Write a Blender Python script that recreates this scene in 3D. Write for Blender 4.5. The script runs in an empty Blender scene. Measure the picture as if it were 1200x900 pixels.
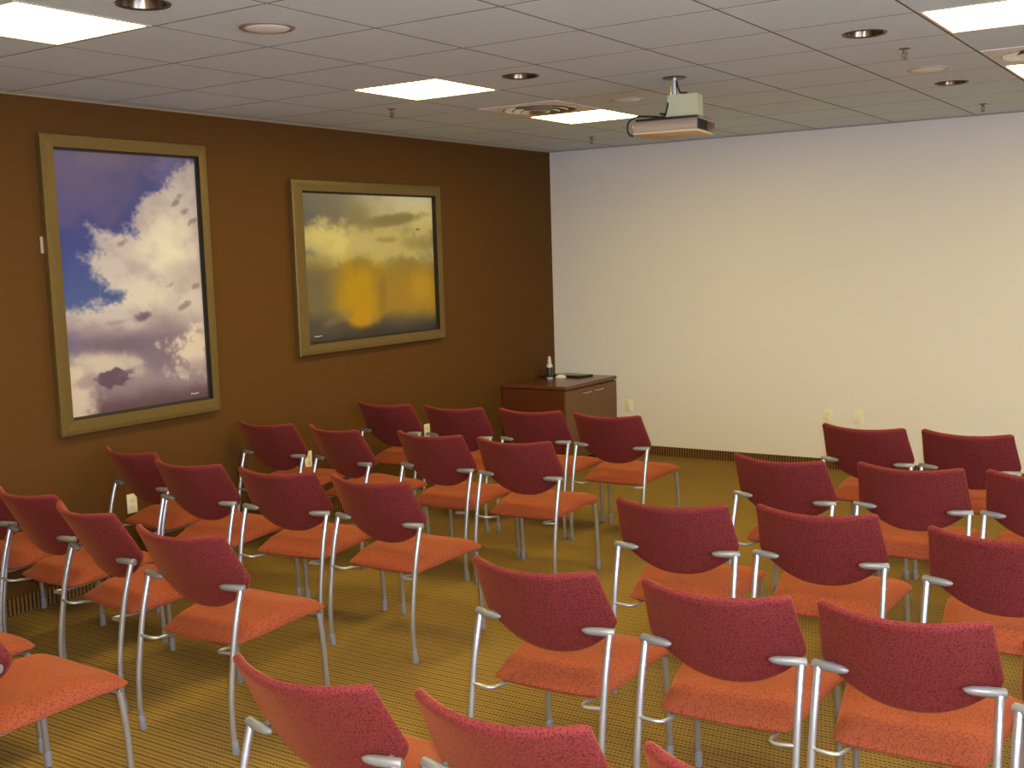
import bpy, bmesh, math, random
import numpy as np
from mathutils import Vector, Matrix, Euler

random.seed(5)
SC = bpy.context.scene
COL = SC.collection

# ------------------------------------------------------------------ camera
cam_d = bpy.data.cameras.new('camera')
cam = bpy.data.objects.new('camera', cam_d)
COL.objects.link(cam)
cam_d.sensor_width = 36.0
cam_d.lens = 36.0 * 1328.49 / 1200.0
cam_d.clip_start = 0.05
RX, RU, RF = Vector((0.83651, 0.54711, -0.03037)), Vector((-0.03767, 0.11271, 0.99291)), Vector((-0.54666, 0.82944, -0.11489))
CAM = Vector((5.5835, 0.0, 1.8737))
cam.matrix_world = Matrix(((RX.x, RU.x, -RF.x, CAM.x), (RX.y, RU.y, -RF.y, CAM.y), (RX.z, RU.z, -RF.z, CAM.z), (0, 0, 0, 1)))
SC.camera = cam

# ------------------------------------------------------------------ world, light, exposure
W = bpy.data.worlds.new('world')
SC.world = W
W.use_nodes = True
W.node_tree.nodes['Background'].inputs[0].default_value = (0.02, 0.018, 0.015, 1)
W.node_tree.nodes['Background'].inputs[1].default_value = 0.3
SC.view_settings.view_transform = 'Standard'
SC.view_settings.look = 'None'
SC.view_settings.gamma = 1.0
SC.view_settings.use_curve_mapping = False
SC.view_settings.exposure = 0.10
LAMP_COLOR = (1.0, 0.77, 0.22)
LAMP_STRENGTH = 26.0
FLASH_POWER = 250.0
FILL_COLOR = (0.77, 1.0, 1.50)
FILL_STRENGTH = 10.2
fl = bpy.data.lights.new('camera_flash', 'POINT')
fl.energy = FLASH_POWER
fl.color = (1.0, 0.97, 1.0)
fl.shadow_soft_size = 0.02
flo = bpy.data.objects.new('camera_flash', fl)
COL.objects.link(flo)
flo.location = CAM + RX * 0.055 + RU * 0.045

# ------------------------------------------------------------------ room numbers
H = 2.8015          # ceiling height
YB = 9.226          # white end wall
XR = 9.0            # wall on the far right, outside the frame
YN = -2.4           # wall behind the photographer
GX, GY, T = 0.10576, 3.68316, 0.61   # ceiling grid origin and module


# ------------------------------------------------------------------ helpers
def lin(c):
    return tuple(((v / 255.0) / 12.92 if v / 255.0 <= 0.04045 else ((v / 255.0 + 0.055) / 1.055) ** 2.4) for v in c[:3])


def mat(name, color=(0.5, 0.5, 0.5), rough=0.5, metal=0.0, spec=None, emit=None, estr=0.0):
    m = bpy.data.materials.new(name)
    m.use_nodes = True
    b = m.node_tree.nodes['Principled BSDF']
    b.inputs['Base Color'].default_value = (*color, 1)
    b.inputs['Roughness'].default_value = rough
    b.inputs['Metallic'].default_value = metal
    if spec is not None:
        b.inputs['Specular IOR Level'].default_value = spec
    if emit:
        b.inputs['Emission Color'].default_value = (*emit, 1)
        b.inputs['Emission Strength'].default_value = estr
    return m


class NT:
    """small node-tree writer"""
    def __init__(s, m):
        s.t = m.node_tree
        s.b = s.t.nodes['Principled BSDF']

    def n(s, kind, **kw):
        x = s.t.nodes.new(kind)
        for k, v in kw.items():
            setattr(x, k, v)
        return x

    def l(s, a, b):
        s.t.links.new(a, b)

    def math(s, op, a, b=None, c=None):
        x = s.n('ShaderNodeMath', operation=op)
        for i, v in enumerate((a, b, c)):
            if v is None:
                continue
            if isinstance(v, (int, float)):
                x.inputs[i].default_value = v
            else:
                s.l(v, x.inputs[i])
        return x.outputs[0]

    def ramp(s, fac, stops):
        r = s.n('ShaderNodeValToRGB')
        e = r.color_ramp.elements
        while len(e) < len(stops):
            e.new(0.5)
        for i, (p, c) in enumerate(stops):
            e[i].position = p
            e[i].color = (*c, 1)
        s.l(fac, r.inputs[0])
        return r.outputs[0]

    def mix(s, fac, a, b):
        x = s.n('ShaderNodeMix', data_type='RGBA')
        if isinstance(fac, (int, float)):
            x.inputs[0].default_value = fac
        else:
            s.l(fac, x.inputs[0])
        for i, v in ((6, a), (7, b)):
            if isinstance(v, tuple):
                x.inputs[i].default_value = (*v, 1)
            else:
                s.l(v, x.inputs[i])
        return x.outputs[2]

    def obj(s, scale=None):
        tc = s.n('ShaderNodeTexCoord')
        if scale is None:
            return tc.outputs['Object']
        mp = s.n('ShaderNodeMapping')
        mp.inputs['Scale'].default_value = scale
        s.l(tc.outputs['Object'], mp.inputs[0])
        return mp.outputs[0]

    def noise(s, vec, scale, detail=3, rough=0.5):
        x = s.n('ShaderNodeTexNoise')
        x.inputs['Scale'].default_value = scale
        x.inputs['Detail'].default_value = detail
        x.inputs['Roughness'].default_value = rough
        s.l(vec, x.inputs['Vector'])
        return x.outputs['Fac']

    def bump(s, h, strength=0.2, dist=0.002):
        x = s.n('ShaderNodeBump')
        x.inputs['Strength'].default_value = strength
        x.inputs['Distance'].default_value = dist
        s.l(h, x.inputs['Height'])
        s.l(x.outputs[0], s.b.inputs['Normal'])

    def color(s, c):
        s.l(c, s.b.inputs['Base Color'])


def link(name, bm, mats, parent=None, smooth=True):
    me = bpy.data.meshes.new(name)
    bmesh.ops.recalc_face_normals(bm, faces=bm.faces[:])
    bm.to_mesh(me)
    bm.free()
    for m in (mats if isinstance(mats, (list, tuple)) else [mats]):
        me.materials.append(m)
    if smooth:
        me.polygons.foreach_set('use_smooth', [True] * len(me.polygons))
        try:
            me.set_sharp_from_angle(angle=math.radians(38))
        except Exception:
            pass
    o = bpy.data.objects.new(name, me)
    COL.objects.link(o)
    if parent:
        o.parent = parent
    return o


def thing(name, label, cat, loc=(0, 0, 0), rz=0.0, group=None):
    o = bpy.data.objects.new(name, None)
    COL.objects.link(o)
    o.empty_display_size = 0.05
    o.location = loc
    o.rotation_euler = (0, 0, rz)
    tag(o, label, cat, group)
    return o


def tag(o, label, cat, group=None):
    o['label'] = label
    o['category'] = cat
    if group:
        o['group'] = group
    return o


def struct(o):
    o['kind'] = 'structure'
    return o


def box(bm, lo, hi, bevel=0.0, mi=0, seg=2):
    vs = [bm.verts.new((x, y, z)) for x in (lo[0], hi[0]) for y in (lo[1], hi[1]) for z in (lo[2], hi[2])]
    fs = []
    for q in ((0, 1, 3, 2), (4, 6, 7, 5), (0, 4, 5, 1), (2, 3, 7, 6), (0, 2, 6, 4), (1, 5, 7, 3)):
        f = bm.faces.new([vs[i] for i in q])
        f.material_index = mi
        fs.append(f)
    if bevel:
        es = list({e for f in fs for e in f.edges})
        r = bmesh.ops.bevel(bm, geom=es, offset=bevel, segments=seg, affect='EDGES', profile=0.5)
        for f in r['faces']:
            f.material_index = mi
    return vs


def tube(bm, pts, rad, n=12, cap=True, mi=0):
    """round tube along a point list; rad one number or one per point"""
    pts = [Vector(p) for p in pts]
    rr = rad if isinstance(rad, (list, tuple)) else [rad] * len(pts)
    rings = []
    up = None
    for i, p in enumerate(pts):
        if i == 0:
            d = pts[1] - p
        elif i == len(pts) - 1:
            d = p - pts[i - 1]
        else:
            d = (pts[i + 1] - p).normalized() + (p - pts[i - 1]).normalized()
        d.normalize()
        if up is None:
            up = Vector((0, 0, 1)) if abs(d.z) < 0.9 else Vector((1, 0, 0))
        a = d.cross(up).normalized()
        up = a.cross(d).normalized()
        rings.append([bm.verts.new(p + (a * math.cos(2 * math.pi * k / n) + up * math.sin(2 * math.pi * k / n)) * rr[i]) for k in range(n)])
    for r0, r1 in zip(rings, rings[1:]):
        for k in range(n):
            f = bm.faces.new((r0[k], r0[(k + 1) % n], r1[(k + 1) % n], r1[k]))
            f.material_index = mi
    if cap:
        bm.faces.new(list(reversed(rings[0]))).material_index = mi
        bm.faces.new(rings[-1]).material_index = mi


def spline(pts, k=6):
    """Catmull-Rom through pts"""
    P = [Vector(p) for p in pts]
    P = [P[0] * 2 - P[1]] + P + [P[-1] * 2 - P[-2]]
    out = []
    for i in range(1, len(P) - 2):
        for j in range(k):
            t = j / k
            a, b, c, d = P[i - 1], P[i], P[i + 1], P[i + 2]
            out.append(0.5 * ((2 * b) + (c - a) * t + (2 * a - 5 * b + 4 * c - d) * t * t + (3 * b - a - 3 * c + d) * t ** 3))
    out.append(P[-2])
    return out


def lathe(bm, prof, n=32, c=(0, 0, 0), mi=0, close_top=False, close_bot=False):
    rings = []
    for r, z in prof:
        rings.append([bm.verts.new((c[0] + r * math.cos(2 * math.pi * k / n), c[1] + r * math.sin(2 * math.pi * k / n), c[2] + z)) for k in range(n)])
    for a, b in zip(rings, rings[1:]):
        for k in range(n):
            bm.faces.new((a[k], a[(k + 1) % n], b[(k + 1) % n], b[k])).material_index = mi
    if close_bot:
        bm.faces.new(rings[0]).material_index = mi
    if close_top:
        bm.faces.new(rings[-1]).material_index = mi


# ------------------------------------------------------------------ materials
M_WHITE = mat('white_wall_paint', lin((230, 226, 220)), 0.42, spec=0.4)
t = NT(M_WHITE)
t.bump(t.noise(t.obj(), 220, 2), 0.05, 0.0006)

M_BROWN = mat('brown_wall_paint', (0.105, 0.045, 0.0085), 0.7, spec=0.15)
t = NT(M_BROWN)
t.bump(t.noise(t.obj(), 160, 3), 0.18, 0.0015)

M_CREAM = mat('cream_wall_paint', lin((205, 195, 175)), 0.7)

M_TILE = mat('ceiling_tile', lin((196, 190, 186)), 0.92, spec=0.1)
t = NT(M_TILE)
v = t.obj()
n1 = t.noise(v, 90, 4, 0.7)
t.color(t.mix(n1, lin((192, 212, 224)), lin((230, 246, 255))))
t.bump(n1, 0.35, 0.002)
M_TBAR = mat('white_steel', lin((205, 200, 194)), 0.45)
M_GRID = mat('ceiling_grid_bars', lin((138, 132, 128)), 0.7)
M_EDGE = mat('raw_tile_edge', lin((120, 112, 102)), 0.9, spec=0.05)  # raw cut sides, darkened to stand for shade in the grid grooves

M_ANGLE = mat('tan_wall_angle', lin((168, 150, 112)), 0.5)
M_ANGLE2 = mat('grey_wall_angle', lin((150, 145, 142)), 0.5)
M_CARPET = mat('ribbed_carpet', (0.2, 0.13, 0.04), 0.95, spec=0.05)
t = NT(M_CARPET)
tc = t.obj()
sp = t.n('ShaderNodeSeparateXYZ')
t.l(tc, sp.inputs[0])
ry = t.math('MULTIPLY', sp.outputs[1], 1 / 0.0245)
rowi = t.math('FLOOR', ry)
fy = t.math('FRACT', ry)
odd = t.math('MODULO', t.math('ADD', rowi, 1000.0), 2.0)
wob = t.noise(tc, 60, 2)
band = t.math('LESS_THAN', t.math('ADD', fy, t.math('MULTIPLY', t.math('SUBTRACT', wob, 0.5), 0.25)), 0.40)
cx = t.math('FRACT', t.math('ADD', t.math('MULTIPLY', sp.outputs[0], 1 / 0.0165), t.math('MULTIPLY', odd, 0.5)))
dash = t.math('LESS_THAN', cx, 0.58)
strong = t.math('ADD', t.math('MULTIPLY', odd, 0.32), 0.62)
dark = t.math('MULTIPLY', t.math('MULTIPLY', band, t.math('ADD', t.math('MULTIPLY', dash, 0.72), 0.28)), strong)
pile = t.noise(tc, 420, 2)
tan = t.mix(pile, (0.195, 0.120, 0.030), (0.375, 0.246, 0.074))
big = t.noise(tc, 1.3, 2)
tan2 = t.mix(t.math('MULTIPLY', big, 0.35), tan, (0.30, 0.185, 0.05))
t.color(t.mix(dark, tan2, (0.050, 0.027, 0.012)))
t.bump(t.math('ADD', t.math('MULTIPLY', pile, 0.6), t.math('MULTIPLY', dark, -0.6)), 0.6, 0.003)

M_BASE = mat('carpet_base', (0.12, 0.07, 0.025), 0.95, spec=0.05)
t = NT(M_BASE)
tc = t.obj()
sp = t.n('ShaderNodeSeparateXYZ')
t.l(tc, sp.inputs[0])
rib = t.math('FRACT', t.math('MULTIPLY', t.math('ADD', sp.outputs[0], sp.outputs[1]), 1 / 0.0245))
ribn = t.math('ADD', rib, t.math('MULTIPLY', t.math('SUBTRACT', t.noise(tc, 70, 2), 0.5), 0.5))
t.color(t.mix(t.math('LESS_THAN', ribn, 0.45), (0.19, 0.105, 0.035), (0.045, 0.022, 0.010)))


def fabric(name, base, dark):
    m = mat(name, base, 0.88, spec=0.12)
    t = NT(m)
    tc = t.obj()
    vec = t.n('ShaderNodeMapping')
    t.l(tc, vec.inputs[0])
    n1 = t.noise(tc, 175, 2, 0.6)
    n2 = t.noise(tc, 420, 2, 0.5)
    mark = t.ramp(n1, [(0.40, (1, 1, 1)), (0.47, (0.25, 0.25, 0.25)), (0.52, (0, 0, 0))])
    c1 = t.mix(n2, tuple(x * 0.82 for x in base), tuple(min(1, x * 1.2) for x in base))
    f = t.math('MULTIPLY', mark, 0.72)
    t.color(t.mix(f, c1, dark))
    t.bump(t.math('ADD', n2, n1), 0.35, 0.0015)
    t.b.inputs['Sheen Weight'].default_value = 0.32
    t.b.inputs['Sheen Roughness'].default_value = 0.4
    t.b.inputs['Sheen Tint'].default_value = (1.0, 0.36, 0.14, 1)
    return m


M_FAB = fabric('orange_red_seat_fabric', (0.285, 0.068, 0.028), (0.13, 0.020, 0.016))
M_BACK = fabric('maroon_red_back_fabric', (0.185, 0.028, 0.029), (0.06, 0.008, 0.012))  # redder cloth; its darkening stands for shade on the backrest rears
M_TUBE = mat('silver_painted_tube', (0.50, 0.52, 0.57), 0.30, 0.75)
M_BRACKET = mat('grey_silver_moulding', (0.28, 0.285, 0.295), 0.40, 0.35)
M_FOOT = mat('grey_plastic_foot', (0.23, 0.23, 0.25), 0.55)

M_FRAME = mat('brushed_bronze_frame', (0.17, 0.11, 0.04), 0.45, 0.35)
t = NT(M_FRAME)
nz = t.noise(t.obj((4, 120, 4)), 3.0, 4, 0.6)
nz2 = t.noise(t.obj((4, 4, 60)), 4.0, 4, 0.6)
t.color(t.mix(nz, (0.110, 0.070, 0.016), (0.195, 0.130, 0.036)))
M_LIP = mat('dark_frame_lip', (0.020, 0.014, 0.010), 0.6)
M_SIGN = mat('white_ink', (0.8, 0.8, 0.8), 0.6)

M_WOOD = mat('cherry_wood', (0.10, 0.024, 0.010), 0.38)
t = NT(M_WOOD)
g = t.noise(t.obj((3, 3, 40)), 3.0, 4, 0.6)
t.color(t.mix(g, (0.068, 0.015, 0.006), (0.135, 0.038, 0.013)))
M_WOODTOP = mat('polished_cherry_top', (0.12, 0.035, 0.014), 0.22)
t = NT(M_WOODTOP)
g = t.noise(t.obj((40, 3, 3)), 3.0, 4, 0.6)
t.color(t.mix(g, (0.10, 0.028, 0.012), (0.18, 0.06, 0.025)))
M_WDOOR = mat('lighter_cherry_door', (0.15, 0.06, 0.02), 0.45)  # cabinet cherry lightened to stand for light falling on the doors
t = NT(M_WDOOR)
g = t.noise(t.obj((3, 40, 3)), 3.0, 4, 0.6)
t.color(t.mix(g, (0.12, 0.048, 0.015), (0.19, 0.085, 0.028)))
M_STEEL = mat('brushed_steel', (0.62, 0.60, 0.56), 0.3, 0.9)
M_DARK = mat('black_plastic', (0.012, 0.012, 0.013), 0.4)
M_GREY = mat('grey_plastic', (0.30, 0.29, 0.27), 0.5)
M_PLATE = mat('ivory_wall_plate', lin((236, 228, 204)), 0.4)
M_WPLAS = mat('white_plastic', (0.75, 0.74, 0.70), 0.4)
M_REFL = mat('dark_bronze_reflector', (0.16, 0.12, 0.085), 0.22, 0.9)
M_CAN = mat('downlight_trim', (0.10, 0.075, 0.05), 0.35, 0.7)
M_BULB = mat('frosted_bulb_off', (0.75, 0.75, 0.78), 0.15, 0.0)
M_ALU = mat('bright_aluminium', (0.70, 0.72, 0.72), 0.22, 0.95)
M_PANEL = mat('vent_panel_paint', lin((238, 240, 240)), 0.7, spec=0.2)
M_VENT = mat('silver_vent_paint', (0.74, 0.78, 0.78), 0.22, 0.8)
M_SPRK = mat('sprinkler_metal', (0.20, 0.16, 0.11), 0.4, 0.7)
M_LENS = mat('lit_lamp_lens', (0.9, 0.9, 0.9), 0.5, emit=LAMP_COLOR, estr=LAMP_STRENGTH)
M_FILL = mat('daylit_blind', (0.8, 0.8, 0.8), 0.6, emit=FILL_COLOR, estr=FILL_STRENGTH)  # glowing panes of the added windows, cool fill light for the room
M_BOXG = mat('pale_green_grey_paint', lin((190, 190, 160)), 0.5)
M_SHELL = mat('projector_silver_shell', lin((176, 160, 152)), 0.38, 0.3)
M_UNDER = mat('projector_ivory_underside', lin((214, 196, 150)), 0.5)
M_GLOSS = mat('brown_smoked_plastic', (0.10, 0.05, 0.02), 0.15)

# ------------------------------------------------------------------ structure: floor, walls
bm = bmesh.new()
box(bm, (-0.15, YN - 0.15, -0.12), (XR + 0.15, YB + 0.15, 0.0))
struct(link('floor', bm, M_CARPET, smooth=False))

bm = bmesh.new()
box(bm, (-0.14, YN - 0.14, -0.02), (0.0, YB + 0.14, H + 0.2))
struct(link('wall_left', bm, M_BROWN, smooth=False))
bm = bmesh.new()
box(bm, (0.0005, YB, 0.086), (XR, YB + 0.14, H + 0.2))
struct(link('wall_back', bm, M_WHITE, smooth=False))
FILL_WINS = [(-1.6, 0.7), (1.2, 3.5)]
WZ0, WZ1 = 0.85, 2.45
bm = bmesh.new()
box(bm, (0.0, YN - 0.14, -0.02), (XR, YN, H + 0.2))
struct(link('wall_front', bm, M_CREAM, smooth=False))
bm = bmesh.new()
box(bm, (XR, YN - 0.14, -0.02), (XR + 0.14, YB + 0.14, WZ0))
box(bm, (XR, YN - 0.14, WZ1), (XR + 0.14, YB + 0.14, H + 0.2))
ys = [YN - 0.14] + [c for w in FILL_WINS for c in w] + [YB + 0.14]
for k in range(0, len(ys), 2):
    box(bm, (XR, ys[k], WZ0), (XR + 0.14, ys[k + 1], WZ1))
struct(link('wall_right', bm, M_CREAM, smooth=False))
for k, (a, b) in enumerate(FILL_WINS):         # assumed windows, added out of view to brighten ceiling and white wall
    wn = bpy.data.objects.new('window_%d' % (k + 1), None)
    COL.objects.link(wn)
    wn.location = (XR + 0.10, (a + b) / 2, WZ0)
    wn['kind'] = 'structure'
    hw, hh = (b - a) / 2, WZ1 - WZ0
    bm = bmesh.new()
    for q in ((-hw, -hw + 0.05, 0, hh), (hw - 0.05, hw, 0, hh), (-hw + 0.05, hw - 0.05, 0, 0.05), (-hw + 0.05, hw - 0.05, hh - 0.05, hh), (-0.02, 0.02, 0.05, hh - 0.05)):
        box(bm, (-0.04, q[0], q[2]), (0.03, q[1], q[3]), 0.004)
    link('window_frame', bm, M_TBAR, wn, smooth=False)
    bm = bmesh.new()
    box(bm, (0.006, -hw + 0.045, 0.045), (0.012, hw - 0.045, hh - 0.045))
    link('window_pane', bm, M_FILL, wn, smooth=False)
bm = bmesh.new()
box(bm, (0.012, YB + 0.004, 0.0), (XR, YB + 0.02, 0.086))
struct(link('baseboard_back', bm, M_BASE, smooth=False))
bm = bmesh.new()
box(bm, (0.0, YN, 0.0), (0.010, YB + 0.004, 0.095), 0.002)
struct(link('baseboard_left', bm, M_BASE, smooth=False))

# ------------------------------------------------------------------ ceiling with its tiles and T-bars
LIGHTS = [(-2, 2), (2, 2), (5, 2), (2, 7), (5, 7)]
LIGHTS_OUT = [(-2, 7), (-2, 12), (2, 12), (-6, 2), (-6, 7), (-6, 12)]
VENTS = [(4, 2), (4, 7)]
CANS = [(2.216, 2.792), (2.297, 5.159), (4.076, 5.228), (4.020, 7.209)]
RC = 0.092


def cell(u, v):
    return GX + v * T, GY + u * T


holes = {}
for i, (x, y) in enumerate(CANS):
    holes[(math.floor((y - GY) / T), math.floor((x - GX) / T))] = (x, y)
bm = bmesh.new()
UMIN, UMAX = -11, 9
VMIN, VMAX = -1, 14
zt = H - 0.0
GAP = 0.0042


def tile(x0, y0, x1, y1, hole=None):
    x0, x1 = max(x0, 0.0), min(x1, XR)
    y0, y1 = max(y0, YN), min(y1, YB)
    if x1 - x0 < 0.03 or y1 - y0 < 0.03:
        return
    g, b = GAP, 0.0012
    zb, zu = H - 0.004, H + 0.004
    if hole is None:
        lo = [bm.verts.new(p) for p in ((x0 + g + b, y0 + g + b, zb), (x1 - g - b, y0 + g + b, zb), (x1 - g - b, y1 - g - b, zb), (x0 + g + b, y1 - g - b, zb))]
        bm.faces.new(lo)
    else:
        n = 32
        sq, ci = [], []
        for k in range(n):
            a = 2 * math.pi * (k + 0.5) / n
            cx_, cy_ = math.cos(a), math.sin(a)
            lims = []
            if cx_ > 1e-6: lims.append((x1 - g - b - hole[0]) / cx_)
            if cx_ < -1e-6: lims.append((x0 + g + b - hole[0]) / cx_)
            if cy_ > 1e-6: lims.append((y1 - g - b - hole[1]) / cy_)
            if cy_ < -1e-6: lims.append((y0 + g + b - hole[1]) / cy_)
            s = min(lims)
            sq.append([hole[0] + cx_ * s, hole[1] + cy_ * s, zb])
            ci.append(bm.verts.new((hole[0] + cx_ * (RC - 0.002), hole[1] + cy_ * (RC - 0.002), zb)))
        corners = [(x0 + g + b, y0 + g + b), (x1 - g - b, y0 + g + b), (x1 - g - b, y1 - g - b), (x0 + g + b, y1 - g - b)]
        for c in corners:      # snap the nearest outline point onto each corner
            k = min(range(n), key=lambda j: (sq[j][0] - c[0]) ** 2 + (sq[j][1] - c[1]) ** 2)
            sq[k] = [c[0], c[1], zb]
        sv = [bm.verts.new(p) for p in sq]
        for k in range(n):
            bm.faces.new((sv[k], sv[(k + 1) % n], ci[(k + 1) % n], ci[k]))
        lo = [bm.verts.new(p) for p in ((corners[0][0], corners[0][1], zb), (corners[1][0], corners[1][1], zb), (corners[2][0], corners[2][1], zb), (corners[3][0], corners[3][1], zb))]
    hi = [bm.verts.new(p) for p in ((x0 + g, y0 + g, zu), (x1 - g, y0 + g, zu), (x1 - g, y1 - g, zu), (x0 + g, y1 - g, zu))]
    for k in range(4):
        bm.faces.new((lo[k], lo[(k + 1) % 4], hi[(k + 1) % 4], hi[k])).material_index = 2


for u in range(UMIN, UMAX + 1):
    for v in range(VMIN, VMAX + 1):
        if (u, v) in LIGHTS or (u, v) in LIGHTS_OUT or (u, v) in VENTS:
            continue
        x0, y0 = cell(u, v)
        tile(x0, y0, x0 + T, y0 + T, holes.get((u, v)))
# T-bar flanges: thin boxes on every grid line, above the tile faces
for u in range(UMIN, UMAX + 2):
    y = GY + u * T
    if YN < y < YB:
        box(bm, (0.0, y - 0.012, H + 0.0015), (XR, y + 0.012, H + 0.004), mi=1)
for v in range(VMIN, VMAX + 2):
    x = GX + v * T
    if 0 < x < XR:
        box(bm, (x - 0.012, YN, H + 0.001), (x + 0.012, YB, H + 0.0038), mi=1)
box(bm, (-0.14, YN - 0.14, H + 0.20), (XR + 0.14, YB + 0.14, H + 0.26), mi=0)   # the deck above
struct(link('ceiling', bm, [M_TILE, M_GRID, M_EDGE], smooth=False))
bm = bmesh.new()
box(bm, (0.0, YN, H - 0.010), (0.007, YB, H + 0.003), 0.001)
struct(link('trim_1', bm, M_ANGLE, smooth=False))
bm = bmesh.new()
box(bm, (0.007, YB - 0.007, H - 0.010), (XR, YB, H + 0.003), 0.001)
struct(link('trim_2', bm, M_ANGLE2, smooth=False))


# ------------------------------------------------------------------ ceiling lights
def ceiling_light(u, v, label, group=None):
    x0, y0 = cell(u, v)
    t_ = thing('ceiling_light', label, 'ceiling light', (x0 + T / 2, y0 + T / 2, H), 0, group)
    h = T / 2 - 0.006
    bm = bmesh.new()
    # white steel door frame around the lens: four bevelled bars
    for a in ((-h, -h, h, -h + 0.016), (-h, h - 0.016, h, h), (-h, -h + 0.016, -h + 0.016, h - 0.016), (h - 0.016, -h + 0.016, h, h - 0.016)):
        box(bm, (a[0], a[1], -0.006), (a[2], a[3], 0.02), 0.002)
    box(bm, (-h, -h, 0.06), (h, h, 0.075))
    link('frame', bm, M_TBAR, t_, smooth=False)
    bm = bmesh.new()
    g = h - 0.016
    n = 6
    for i in range(n):            # lens, very slightly crowned
        for j in range(n):
            q = []
            for a, b in ((i, j), (i + 1, j), (i + 1, j + 1), (i, j + 1)):
                sx, sy = -1 + 2 * a / n, -1 + 2 * b / n
                q.append(bm.verts.new((sx * g, sy * g, -0.003 - 0.004 * (1 - sx * sx) * (1 - sy * sy))))
            bm.faces.new(q)
    bmesh.ops.remove_doubles(bm, verts=bm.verts[:], dist=1e-5)
    r = bmesh.ops.extrude_face_region(bm, geom=bm.faces[:])
    bmesh.ops.translate(bm, verts=[e for e in r['geom'] if isinstance(e, bmesh.types.BMVert)], vec=(0, 0, 0.02))
    link('diffuser', bm, M_LENS, t_, smooth=False)
    return t_


ceiling_light(-2, 2, 'bright square ceiling light above the tall cloud picture, cut by the frame edge')
ceiling_light(2, 2, 'bright square ceiling light above the gap between the two pictures')
ceiling_light(5, 2, 'bright square ceiling light beside the silver air vent, near the projector')
ceiling_light(2, 7, 'bright square ceiling light in the top right corner, larger of the two there')
ceiling_light(5, 7, 'small sliver of bright square ceiling light at the right edge below a vent')
for u, v in LIGHTS_OUT:
    ceiling_light(u, v, 'bright square ceiling light outside the picture, over the rest of the room', 'ceiling lights outside the picture')


# ------------------------------------------------------------------ downlights, speakers, sprinklers, vents
def downlight(x, y, label):
    t_ = thing('recessed_downlight', label, 'downlight', (x, y, H), 0, 'unlit recessed downlights')
    bm = bmesh.new()
    lathe(bm, [(RC - 0.010, -0.005), (RC + 0.003, -0.009), (RC + 0.006, -0.004), (RC - 0.002, 0.01), (RC - 0.010, 0.004), (RC - 0.010, -0.005)], 40)
    link('trim_ring', bm, M_CAN, t_)
    bm = bmesh.new()
    lathe(bm, [(RC - 0.010, -0.004), (RC - 0.016, 0.03), (RC - 0.030, 0.08), (0.045, 0.12), (0.002, 0.125)], 40, close_top=True)
    link('reflector', bm, M_REFL, t_)
    bm = bmesh.new()
    lathe(bm, [(0.002, 0.028), (0.022, 0.032), (0.037, 0.046), (0.042, 0.066), (0.034, 0.09), (0.022, 0.12)], 28, close_bot=True)
    link('bulb', bm, M_BULB, t_)


downlight(*CANS[0], 'dark recessed downlight cut by the top edge, nearest the tall cloud picture')
downlight(*CANS[1], 'dark recessed downlight beside the square light between the two pictures')
downlight(*CANS[2], 'dark recessed downlight near the big square light at top right')
downlight(*CANS[3], 'smallest dark recessed downlight, nearest the white wall')


def speaker(x, y, label, ring=(138, 126, 120)):
    t_ = thing('ceiling_speaker', label, 'speaker', (x, y, H - 0.004), 0, 'round ceiling speakers')
    bm = bmesh.new()
    lathe(bm, [(0.092, 0.0), (0.094, -0.006), (0.104, -0.007), (0.111, -0.003), (0.112, 0.0)], 48)
    link('ring', bm, mat('speaker_ring', lin(ring), 0.5), t_)
    bm = bmesh.new()
    lathe(bm, [(0.0005, -0.009), (0.05, -0.0085), (0.085, -0.006), (0.0935, -0.001)], 48, close_bot=True)
    m = mat('speaker_grille', lin((240, 246, 246)), 0.6)
    tt = NT(m)
    vo = tt.n('ShaderNodeTexVoronoi')
    vo.inputs['Scale'].default_value = 220
    tt.l(tt.obj(), vo.inputs['Vector'])
    tt.bump(vo.outputs['Distance'], 0.3, 0.001)
    link('grille', bm, m, t_)


speaker(2.235, 3.383, 'white round ceiling speaker with a tan ring, nearest the camera')
speaker(2.263, 6.437, 'pale round ceiling speaker between the air vent and the projector', (188, 180, 168))
speaker(4.043, 6.546, 'pale round ceiling speaker beside the smallest downlight', (188, 180, 168))


def sprinkler(x, y, label, tilt=0.0):
    t_ = thing('fire_sprinkler', label, 'sprinkler', (x, y, H - 0.004), tilt, 'ceiling fire sprinklers')
    bm = bmesh.new()
    lathe(bm, [(0.012, -0.006), (0.022, -0.004), (0.029, 0.0)], 24, close_bot=True)
    link('escutcheon', bm, M_SPRK, t_)
    bm = bmesh.new()
    tube(bm, [(0, 0, -0.004), (0, 0, -0.022)], 0.008, 12)
    for s in (-1, 1):
        tube(bm, [(s * 0.006, 0, -0.018), (s * 0.013, 0, -0.028), (s * 0.010, 0, -0.042), (0, 0, -0.052)], 0.003, 8)
    tube(bm, [(0, 0, -0.020), (0, 0, -0.050)], 0.003, 8)
    link('yoke', bm, M_SPRK, t_)
    bm = bmesh.new()
    lathe(bm, [(0.001, -0.055), (0.014, -0.054), (0.0145, -0.052), (0.001, -0.052)], 20)
    link('deflector', bm, M_SPRK, t_)


sprinkler(0.974, 5.712, 'small fire sprinkler below the square light between the two pictures')
sprinkler(0.966, 8.302, 'small fire sprinkler in the corner between brown and white walls')
sprinkler(4.112, 5.775, 'small fire sprinkler under the big square light at top right', 0.5)
sprinkler(3.950, 8.501, 'small fire sprinkler nearest the white wall at the right')


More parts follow.
